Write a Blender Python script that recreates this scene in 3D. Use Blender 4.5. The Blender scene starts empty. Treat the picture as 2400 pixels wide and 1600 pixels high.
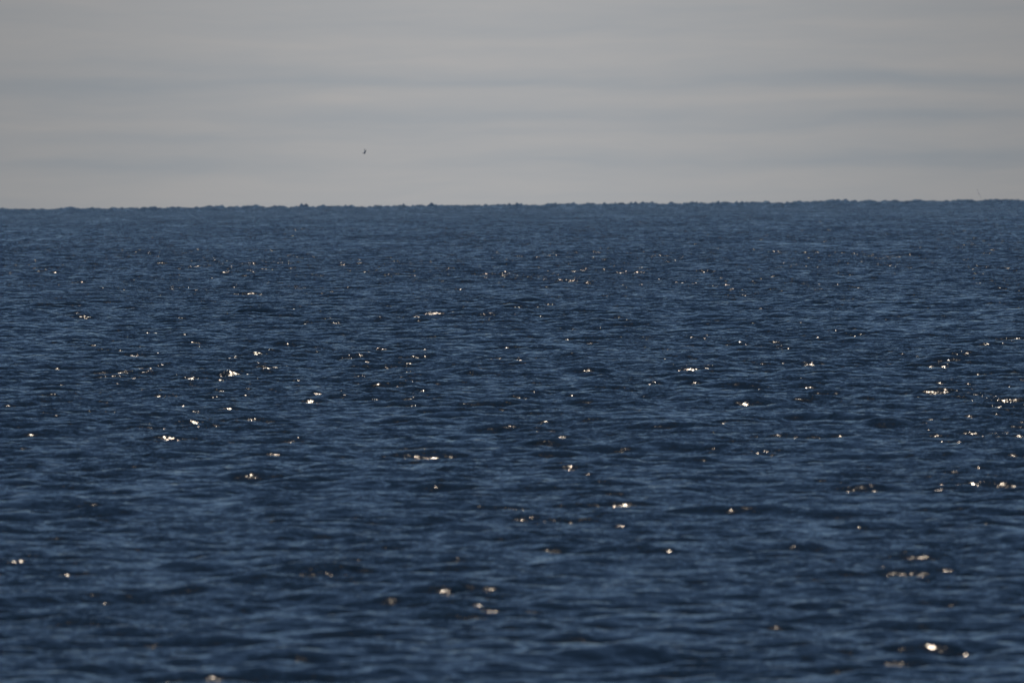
import bpy, math, random
import numpy as np

sc = bpy.context.scene
R = math.radians
# ------------------------------------------------------------------ camera
H_EYE = 6.0
cam_d = bpy.data.cameras.new("camera")
cam = bpy.data.objects.new("camera", cam_d)
sc.collection.objects.link(cam)
cam_d.sensor_width = 36.0
cam_d.lens = 400.0
cam_d.clip_start = 0.5
cam_d.clip_end = 60000.0
cam.location = (0.0, 0.0, H_EYE)
PITCH = 0.762
ROLL = -0.50
from mathutils import Matrix
cam.rotation_euler = (Matrix.Rotation(R(90.0 - PITCH), 4, 'X') @ Matrix.Rotation(R(ROLL), 4, 'Z')).to_euler()
cam_d.dof.use_dof = True
cam_d.dof.focus_distance = 520.0
cam_d.dof.aperture_fstop = 4.0
cam_d.dof.aperture_blades = 9
sc.camera = cam

# ------------------------------------------------------------------ view
sc.view_settings.view_transform = 'Standard'
sc.view_settings.look = 'None'
sc.view_settings.exposure = 0.0
sc.view_settings.gamma = 1.0

# ------------------------------------------------------------------ world / sky
SUN_EL, SUN_AZ = 77.0, 8.0            # azimuth to the right of the view axis (+Y)
world = bpy.data.worlds.new("World")
sc.world = world
world.use_nodes = True
nt = world.node_tree
nt.nodes.clear()
N = nt.nodes.new
L = nt.links.new

def val(tree, x, sock):
    if isinstance(x, (int, float)):
        sock.default_value = x
    else:
        tree.links.new(x, sock)

def mth(op, a, b=None, c=None, tree=nt, clamp=False):
    n = tree.nodes.new("ShaderNodeMath")
    n.operation = op
    n.use_clamp = clamp
    val(tree, a, n.inputs[0])
    if b is not None: val(tree, b, n.inputs[1])
    if c is not None: val(tree, c, n.inputs[2])
    return n.outputs[0]

def mixc(fac, a, b, tree=nt, blend='MIX'):
    n = tree.nodes.new("ShaderNodeMix")
    n.data_type = 'RGBA'
    n.blend_type = blend
    val(tree, fac, n.inputs[0])
    for x, s in ((a, n.inputs[6]), (b, n.inputs[7])):
        if isinstance(x, tuple): s.default_value = (*x, 1.0)
        else: tree.links.new(x, s)
    return n.outputs[2]

tc = N("ShaderNodeTexCoord")
sep = N("ShaderNodeSeparateXYZ"); L(tc.outputs["Generated"], sep.inputs[0])
dx, dy, dz = sep.outputs
# azimuth (deg, right of +Y) and elevation (deg) of the looked-at direction
az = mth('MULTIPLY', mth('ARCTAN2', dx, dy), 180 / math.pi)
el = mth('MULTIPLY', mth('ARCSINE', dz), 180 / math.pi)

sky = N("ShaderNodeTexSky")
sky.sky_type = 'NISHITA'
sky.sun_disc = False
sky.sun_elevation = R(SUN_EL)
sky.sun_rotation = R(SUN_AZ)
sky.air_density = 1.0
sky.dust_density = 0.0
sky.ozone_density = 3.5
SKY_STRENGTH = 0.070

# slow warp of the cloud bands so that none is a straight line
def noise(vec, scale, detail=3.0, rough=0.5, tree=nt):
    n = tree.nodes.new("ShaderNodeTexNoise")
    tree.links.new(vec, n.inputs["Vector"])
    n.inputs["Scale"].default_value = scale
    n.inputs["Detail"].default_value = detail
    n.inputs["Roughness"].default_value = rough
    return n
def comb(x, y, z, tree=nt):
    n = tree.nodes.new("ShaderNodeCombineXYZ")
    val(tree, x, n.inputs[0]); val(tree, y, n.inputs[1]); val(tree, z, n.inputs[2])
    return n.outputs[0]

warp = noise(comb(mth('MULTIPLY', az, 0.8), mth('MULTIPLY', el, 4.0), 1.7), 1.0, 3.0).outputs["Fac"]
elw = mth('ADD', el, mth('MULTIPLY', mth('SUBTRACT', warp, 0.5), 0.15))
bands = noise(comb(mth('MULTIPLY', az, 0.85), mth('MULTIPLY', elw, 9.0), 4.2), 1.0, 4.0, 0.55).outputs["Fac"]
fine = noise(comb(mth('MULTIPLY', az, 3.4), mth('MULTIPLY', elw, 22.0), 9.2), 1.0, 3.0, 0.5).outputs["Fac"]

PX = 36.0 / 400.0 / 2400.0 * 180 / math.pi       # degrees per photograph pixel
def streak(px, py, wx, wy, amp):
    # a cloud streak lying at its own azimuth and elevation, soft edged
    a0 = (px - 1200) * PX
    e0 = (480 - (px - 1200) * 0.0087 - py) * PX - 0.078
    u = mth('DIVIDE', mth('SUBTRACT', az, a0), wx * PX)
    v = mth('DIVIDE', mth('SUBTRACT', elw, e0), wy * PX)
    q = mth('ADD', mth('MULTIPLY', u, u), mth('MULTIPLY', v, v))
    return mth('MULTIPLY', mth('EXPONENT', mth('MULTIPLY', q, -1.0)), amp)

STREAKS = [  # px, py, half width, half height, amount (+ pale cloud, - grey-blue gap)
    (900, 190, 750, 16, -0.75), (60, 215, 420, 32, -0.60), (2150, 185, 560, 20, -0.75),
    (500, 160, 350, 10, -0.25), (1300, 268, 620, 17, -0.55), (2150, 285, 520, 16, -0.85),
    (200, 385, 420, 22, -0.75), (1750, 380, 800, 24, -0.60), (2330, 370, 260, 26, -0.45),
    (300, 330, 350, 12, -0.35), (750, 30, 420, 12, -0.25), (2300, 20, 500, 14, -0.25),
    (790, 240, 130, 12, 0.45), (1180, 140, 420, 14, 0.45), (1180, 93, 450, 14, 0.35),
    (1750, 232, 420, 14, 0.45), (1450, 325, 420, 16, 0.35), (2250, 140, 330, 18, 0.40),
    (150, 300, 330, 14, 0.35), (1960, 48, 160, 9, 0.35), (350, 100, 500, 18, 0.20),
    (1200, 430, 1500, 30, 0.25), (160, 412, 220, 16, 0.25),
]
tot = mth('ADD', mth('MULTIPLY', mth('SUBTRACT', bands, 0.5), 1.4), mth('MULTIPLY', mth('SUBTRACT', fine, 0.5), 0.55))
for s in STREAKS:
    tot = mth('ADD', tot, streak(*s))
cl = mth('ADD', mth('MULTIPLY', tot, 0.50), 0.64, clamp=True)
cloud_col = mixc(cl, (0.302, 0.334, 0.368), (0.410, 0.404, 0.403))
# lens vignetting put into the cloud colour: dimmer towards both sides
g = mth('EXPONENT', mth('MULTIPLY', mth('POWER', mth('DIVIDE', mth('ADD', az, 0.1), 2.3), 2.0), -1.0))
bright = mth('ADD', mth('MULTIPLY', g, 0.33), 0.67)
cloud_col = mixc(1.0, cloud_col, comb(bright, bright, bright), blend='MULTIPLY')

skyc = mixc(1.0, sky.outputs[0], (SKY_STRENGTH,) * 3, blend='MULTIPLY')
# the low stratus ends a few degrees above the horizon, ragged; clear blue sky above it
rag = noise(comb(mth('MULTIPLY', az, 0.06), mth('MULTIPLY', el, 0.35), 0.0), 1.0, 4.0, 0.6).outputs["Fac"]
edge = mth('ADD', el, mth('MULTIPLY', mth('SUBTRACT', rag, 0.5), 2.5))
mr = N("ShaderNodeMapRange"); mr.interpolation_type = 'SMOOTHSTEP'
L(edge, mr.inputs[0]); mr.inputs[1].default_value = 2.0; mr.inputs[2].default_value = 4.5
mr.inputs[3].default_value = 1.0; mr.inputs[4].default_value = 0.0
final = mixc(mr.outputs[0], skyc, cloud_col)
bg = N("ShaderNodeBackground"); bg.inputs[1].default_value = 1.0
L(final, bg.inputs[0])
wo = N("ShaderNodeOutputWorld"); L(bg.outputs[0], wo.inputs[0])

# ------------------------------------------------------------------ sun
sd = bpy.data.lights.new("sun", 'SUN')
sd.energy = 2.0
sd.angle = R(0.53)
sd.color = (1.0, 0.84, 0.66)
sun = bpy.data.objects.new("sun", sd)
sc.collection.objects.link(sun)
sun.rotation_euler = (R(-(90.0 - SUN_EL)), 0.0, R(-SUN_AZ))

# ------------------------------------------------------------------ water
rng = np.random.default_rng(5)
G = 9.81
def make_tile(size, n, lmin, lmax, wind, spread, hs, chop, expo=4.0, lpeak=3.5):
    """periodic patch of wind waves (height + horizontal choppiness) for one wavelength band"""
    kf = np.fft.fftfreq(n, d=size / n) * 2 * np.pi
    kx, ky = np.meshgrid(kf, kf)
    k = np.sqrt(kx * kx + ky * ky); k[0, 0] = 1.0
    kp = 2 * np.pi / lpeak
    lam = 2 * np.pi / k
    th = np.arctan2(ky, kx) - wind
    c = np.cos(th)
    spec = k ** (-expo) * np.exp(-1.0 * (kp / k) ** 2) * (np.abs(c) ** spread + 0.03)
    win = 1 / (1 + np.exp(-(np.log(lam) - math.log(lmin)) * 14)) / (1 + np.exp((np.log(lam) - math.log(lmax)) * 14))
    spec = spec * win
    spec[0, 0] = 0
    a = np.sqrt(spec) * (rng.normal(size=(n, n)) + 1j * rng.normal(size=(n, n)))
    h = np.fft.ifft2(a).real
    norm = 1.0 / h.std()
    a = a * norm * hs
    h = h * norm * hs
    sx = np.fft.ifft2(-1j * kx / k * a).real * chop
    sy = np.fft.ifft2(-1j * ky / k * a).real * chop
    return size, n, h, sx, sy

def lookup(tile, x, y, rot, arr):
    size, n = tile[0], tile[1]
    cr, sr = math.cos(rot), math.sin(rot)
    u = ((cr * x + sr * y) / size % 1.0) * n
    v = ((-sr * x + cr * y) / size % 1.0) * n
    i = np.floor(u).astype(np.int64); j = np.floor(v).astype(np.int64)
    fu = (u - i).astype(np.float32); fv = (v - j).astype(np.float32)
    fu = fu * fu * (3 - 2 * fu) * 0.35 + fu * 0.65
    fv = fv * fv * (3 - 2 * fv) * 0.35 + fv * 0.65
    i %= n; j %= n; i1 = (i + 1) % n; j1 = (j + 1) % n
    out = []
    for a in arr:
        out.append(a[j, i] * (1 - fu) * (1 - fv) + a[j, i1] * fu * (1 - fv) + a[j1, i] * (1 - fu) * fv + a[j1, i1] * fu * fv)
    return out

# wave fields: (tile, rotation, shortest wavelength it carries)
WIND = math.pi / 2 + 0.12
def band(size, n, lmin, lmax, hs, chop, rot, spread=4, **kw):
    return (make_tile(size, n, lmin, lmax, WIND - rot, spread, hs, chop, **kw), rot, lmin)
BANDS = [
    band(331.0, 512, 7.0, 40.0, 0.060, 0.8, 0.21, 6, lpeak=14.0),
    band(97.0, 768, 1.9, 7.0, 0.062, 0.9, -0.17, 2.5, lpeak=3.0),
    band(61.0, 768, 1.5, 6.0, 0.040, 1.0, 0.55, 2, lpeak=3.0),
    band(37.0, 1024, 0.45, 1.7, 0.0168, 0.8, 0.33, 1.5, lpeak=1.0),
    band(19.0, 1024, 0.14, 0.5, 0.0032, 0.7, -0.41, 2, lpeak=0.4),
]

# polar sheet: dense where the lens looks, coarser to the sides and behind the far swell
dense = np.linspace(-3.6, 3.6, 940)
side = 3.7 + np.cumsum(np.geomspace(0.010, 4.0, 70)); side = side[side < 75]
ang = np.radians(np.concatenate([-side[::-1], dense, side]))
near = np.linspace(14.0, 118.0, 160)[:-1]
STEP = 0.00065
nfar = int(math.log(10500 / 118.0) / STEP)
far = 118.0 * np.exp(np.arange(nfar) * STEP)
tail = 10500 * np.array([1.03, 1.12, 1.3, 1.7, 2.4, 3.5])
dist = np.concatenate([near, far, tail])
nc, nr = len(ang), len(dist)
D, A = np.meshgrid(dist, ang, indexing='ij')
X = (D * np.sin(A)).ravel(); Y = (D * np.cos(A)).ravel()
dstep = np.gradient(dist)[:, None] * np.ones((1, nc))
astep = np.gradient(ang)[None, :] * D
SP = np.maximum(dstep, astep * 0.9).ravel()
SPW = np.maximum(dstep * 0.25, astep * 0.9).ravel()   # crests stay in relief even where rows are sparse
DR = D.ravel()

Z = np.zeros_like(X); OX = np.zeros_like(X); OY = np.zeros_like(X)
lost = np.zeros_like(X)
gust = 0.5 + 0.5 * np.sin(X * 0.031 + 1.3 * np.sin(Y * 0.007)) * np.sin(Y * 0.019 + 0.8 * np.sin(X * 0.023 + 1))
SEA = 0.75        # overall size of the chop
for tile, rot, lmin in BANDS:
    lmin *= SEA
    w = np.clip((lmin / SP - 1.6) / 2.0, 0, 1)
    wh = np.clip((lmin / SPW - 1.6) / 2.0, 0, 1)
    h, sx, sy = [a * SEA for a in lookup(tile, X / SEA, Y / SEA, rot, tile[2:])]
    cr, sr = math.cos(rot), math.sin(rot)
    gg = 0.85 + 0.3 * gust
    Z += h * wh * gg
    OX += (cr * sx - sr * sy) * w * gg
    OY += (sr * sx + cr * sy) * w * gg
    if lmin < 3: lost += (1 - w) * 0.33 * (1 if lmin > 0.3 else 0.6)

# big broken offshore swell that makes the skyline uneven
def vnoise(u, v, seed):
    r = np.random.default_rng(seed); t = r.random((256, 256)).astype(np.float32)
    i = np.floor(u).astype(np.int64); j = np.floor(v).astype(np.int64)
    fu = u - i; fv = v - j
    fu = fu * fu * (3 - 2 * fu); fv = fv * fv * (3 - 2 * fv)
    i %= 256; j %= 256; i1 = (i + 1) % 256; j1 = (j + 1) % 256
    return (t[j, i] * (1 - fu) + t[j, i1] * fu) * (1 - fv) + (t[j1, i] * (1 - fu) + t[j1, i1] * fu) * fv
fo = np.clip((DR - 3500) / 4000, 0, 1)
m = fo > 0
xs, ys = X[m], Y[m]
sw = (vnoise(xs / 45 + 5, ys / 500, 1) ** 2) * 0.5 + vnoise(xs / 16 + 2, ys / 600, 6) ** 2 * 0.5 \
    + (0.6 + 1.1 * vnoise(xs / 30 + 7, ys / 150, 4)) * ((vnoise(xs / 5 + 9, ys / 170, 2) ** 2) * 0.6 + (vnoise(xs / 1.9 + 3, ys / 110, 3) ** 2) * 0.65)
Z[m] += (sw - 1.1) * fo[m] * 3.0
RE = 6371000.0
Z -= DR * DR / (2 * RE)
X += OX; Y += OY

co = np.empty((nr * nc, 3), np.float32)
co[:, 0] = X; co[:, 1] = Y; co[:, 2] = Z
idx = np.arange(nr * nc, dtype=np.int32).reshape(nr, nc)
q = np.stack([idx[:-1, :-1], idx[:-1, 1:], idx[1:, 1:], idx[1:, :-1]], axis=-1).reshape(-1)
nq = (nr - 1) * (nc - 1)
me = bpy.data.meshes.new("water")
me.vertices.add(nr * nc); me.vertices.foreach_set("co", co.ravel())
me.loops.add(nq * 4); me.loops.foreach_set("vertex_index", q)
me.polygons.add(nq)
me.polygons.foreach_set("loop_start", np.arange(0, nq * 4, 4, dtype=np.int32))
me.polygons.foreach_set("loop_total", np.full(nq, 4, np.int32))
me.polygons.foreach_set("use_smooth", np.ones(nq, bool))
at = me.attributes.new("chop_scale", 'FLOAT', 'POINT')
at.data.foreach_set("value", np.clip(lost, 0, 1).astype(np.float32))
me.update(calc_edges=True)
water = bpy.data.objects.new("water", me)
sc.collection.objects.link(water)
water["kind"] = "structure"
water["label"] = "dark blue choppy open sea with sparse sun glints"
del D, A, X, Y, Z, OX, OY, co, idx, q

def water_material():
    m = bpy.data.materials.new("sea_water")
    m.use_nodes = True
    t = m.node_tree; t.nodes.clear()
    n = t.nodes.new; l = t.links.new
    geo = n("ShaderNodeNewGeometry")
    at = n("ShaderNodeAttribute"); at.attribute_name = "chop_scale"
    sp = n("ShaderNodeSeparateXYZ"); l(geo.outputs["Position"], sp.inputs[0])
    M = lambda op, a, b=None, c=None, clamp=False: mth(op, a, b, c, t, clamp)
    def layer(lx, ly, seed, detail=1.5):
        v = comb(M('DIVIDE', sp.outputs[0], lx), M('DIVIDE', sp.outputs[1], ly), seed, t)
        no = noise(v, 1.0, detail, 0.55, t)
        s = n("ShaderNodeSeparateColor"); l(no.outputs["Color"], s.inputs[0])
        return M('SUBTRACT', s.outputs[0], 0.5), M('SUBTRACT', s.outputs[1], 0.5)
    # wind ripples too small for the mesh: slopes in x and y
    ax, ay = layer(0.055, 0.038, 1.1, 3.0)
    bx, by = layer(0.50, 0.30, 5.3, 2.0)
    cx, cy = layer(2.2, 1.5, 7.9, 1.5)
    A1, B0, B1, C1 = 0.64, 0.40, 0.48, 0.34
    F0, F1, F2 = 0.35, 0.50, 1.15
    wv = at.outputs["Fac"]
    sb = M('ADD', B0, M('MULTIPLY', wv, B1))
    scw = M('MULTIPLY', M('SUBTRACT', wv, 0.3, clamp=True), C1)
    sx = M('ADD', M('MULTIPLY', ax, A1), M('ADD', M('MULTIPLY', bx, sb), M('MULTIPLY', cx, scw)))
    # seen along the surface only the near faces of ripples show: their slope towards the shore
    # (-Y) is spread like the length of a random slope vector, not evenly about zero
    dx_, dy_ = layer(0.10, 0.06, 13.1, 1.5)
    ex_, ey_ = layer(0.36, 0.22, 21.7, 2.0)
    ln = lambda a, b: M('SQRT', M('ADD', M('MULTIPLY', a, a), M('MULTIPLY', b, b)))
    fold = M('ADD', M('MULTIPLY', ln(dx_, dy_), F0), M('MULTIPLY', ln(ex_, ey_), M('ADD', F1, M('MULTIPLY', wv, F2))))
    sy = M('ADD', M('MULTIPLY', ay, A1), M('ADD', M('MULTIPLY', by, M('MULTIPLY', sb, 0.5)), M('MULTIPLY', cy, M('MULTIPLY', scw, 0.5))))
    sy = M('SUBTRACT', sy, fold)
    # gusts: patches of rougher and smoother water
    def patch(lx, ly, seed):
        v = comb(M('DIVIDE', sp.outputs[0], lx), M('DIVIDE', sp.outputs[1], ly), seed, t)
        return M('SUBTRACT', noise(v, 1.0, 3.0, 0.6, t).outputs["Fac"], 0.5)
    gust = M('ADD', 1.0, M('ADD', M('MULTIPLY', patch(2.4, 22.0, 2.2), 2.1), M('ADD', M('MULTIPLY', patch(0.9, 5.0, 4.4), 1.5), M('MULTIPLY', patch(12.0, 160.0, 6.6), 1.5))))
    gust = M('MINIMUM', M('MAXIMUM', gust, 0.3), 1.45)
    sx = M('MULTIPLY', M('MULTIPLY', sx, 0.7), gust)
    sy = M('MULTIPLY', sy, gust)
    vec = comb(sx, sy, 0.0, t)
    add = n("ShaderNodeVectorMath"); add.operation = 'ADD'
    l(geo.outputs["Normal"], add.inputs[0]); l(vec, add.inputs[1])
    nm = n("ShaderNodeVectorMath"); nm.operation = 'NORMALIZE'; l(add.outputs[0], nm.inputs[0])
    p = n("ShaderNodeBsdfPrincipled")
    p.inputs["Base Color"].default_value = (0.0007, 0.0070, 0.0125, 1)
    p.inputs["Roughness"].default_value = 0.13
    p.inputs["IOR"].default_value = 1.333
    l(nm.outputs[0], p.inputs["Normal"])
    o = n("ShaderNodeOutputMaterial"); l(p.outputs[0], o.inputs[0])
    return m
me.materials.append(water_material())

# ------------------------------------------------------------------ seagulls
def plain(name, col, rough=0.7):
    m = bpy.data.materials.new(name); m.use_nodes = True
    t = m.node_tree; p = t.nodes["Principled BSDF"]
    no = t.nodes.new("ShaderNodeTexNoise"); no.inputs["Scale"].default_value = 18.0
    no.inputs["Detail"].default_value = 3.0
    c = mixc(no.outputs["Fac"], tuple(v * 0.8 for v in col), tuple(min(1, v * 1.2) for v in col), t)
    t.links.new(c, p.inputs["Base Color"]); p.inputs["Roughness"].default_value = rough
    return m
M_GREY = plain("grey_plumage", (0.6, 0.6, 0.61)); M_DARK = plain("dark_wingtip", (0.12, 0.12, 0.125))
M_BILL = plain("yellow_bill", (0.45, 0.28, 0.04), 0.4)

def loft(verts, faces, mats, rings, mat, cap=True):
    """rings of (centre, axis_u, axis_v) ellipses -> closed tube"""
    n = 12; base = len(verts)
    for c, u, v in rings:
        for k in range(n):
            a = 2 * math.pi * k / n
            verts.append(tuple(c[i] + u[i] * math.cos(a) + v[i] * math.sin(a) for i in range(3)))
    for r in range(len(rings) - 1):
        for k in range(n):
            k2 = (k + 1) % n
            faces.append((base + r * n + k, base + r * n + k2, base + (r + 1) * n + k2, base + (r + 1) * n + k))
            mats.append(mat[r] if isinstance(mat, list) else mat)
    if cap:
        faces.append(tuple(base + k for k in reversed(range(n)))); mats.append(mat[0] if isinstance(mat, list) else mat)
        e = base + (len(rings) - 1) * n
        faces.append(tuple(e + k for k in range(n))); mats.append(mat[-1] if isinstance(mat, list) else mat)

def gull(name, loc, rot, lift_l, lift_r, scale=1.0):
    """gull flying along +X; lift = wing angle above level at shoulder and at wrist, degrees"""
    V, F, MT = [], [], []
    body = [(-0.30, 0.005, 0.055, 0.008), (-0.22, 0.0, 0.060, 0.012), (-0.15, -0.002, 0.038, 0.030), (-0.07, -0.006, 0.055, 0.050),
            (0.02, -0.008, 0.068, 0.064), (0.10, -0.004, 0.062, 0.060), (0.16, 0.006, 0.044, 0.044), (0.195, 0.014, 0.036, 0.037),
            (0.23, 0.018, 0.037, 0.038), (0.262, 0.016, 0.026, 0.027), (0.280, 0.012, 0.012, 0.013)]
    loft(V, F, MT, [((x, 0, z), (0, w, 0), (0, 0, h)) for x, z, w, h in body], 0)
    loft(V, F, MT, [((0.272, 0, 0.012), (0, 0.010, 0), (0, 0, 0.011)), ((0.305, 0, 0.010), (0, 0.007, 0), (0, 0, 0.008)),
                    ((0.325, 0, 0.003), (0, 0.002, 0), (0, 0, 0.003))], 2)
    for side, (a1, a2) in ((1, lift_l), (-1, lift_r)):
        pts = []; p = [0.05, 0.02 * side, 0.02]; pts.append((tuple(p), a1, 0.085))
        segs = [(0.10, 0.02, a1, 0.080), (0.12, 0.03, (a1 * 2 + a2) / 3, 0.074), (0.10, 0.0, (a1 + a2 * 2) / 3, 0.064), (0.12, -0.05, a2, 0.050), (0.11, -0.06, a2, 0.034), (0.07, -0.05, a2, 0.012)]
        for ln_, fwd, ang_, ch in segs:
            p = [p[0] + fwd, p[1] + side * ln_ * math.cos(R(ang_)), p[2] + ln_ * math.sin(R(ang_))]
            pts.append((tuple(p), ang_, ch))
        rings = []
        for c, an, ch in pts:
            th = ch * 0.13 + 0.002
            rings.append((c, (ch, 0, 0), (0, -side * math.sin(R(an)) * th, math.cos(R(an)) * th)))
        if side < 0: rings = [(c, tuple(-q for q in u), v) for c, u, v in rings]
        loft(V, F, MT, rings, [0, 0, 0, 0, 1, 1])
    me = bpy.data.meshes.new(name)
    me.from_pydata(V, [], F)
    for m_ in (M_GREY, M_DARK, M_BILL): me.materials.append(m_)
    me.polygons.foreach_set("material_index", MT)
    me.polygons.foreach_set("use_smooth", [True] * len(F))
    me.update()
    o = bpy.data.objects.new(name, me); sc.collection.objects.link(o)
    o.location = loc; o.rotation_euler = [R(a) for a in rot]; o.scale = (scale,) * 3
    o["category"] = "seagull"; o["group"] = "seagulls flying over the open sea"
    return o
b = gull("seagull", (-15.45, 1200.0, 10.0), (6, 14, 35), (66, 84), (58, 66), 0.8)
b["label"] = "dark speck of a seagull with raised wings high in the grey sky, left of centre"
b = gull("seagull", (61.65, 1498.7, 4.95), (46, 0, 80), (20, 26), (-12, -24), 1.1)
b["label"] = "faint seagull banking low, just above the horizon near the right edge"
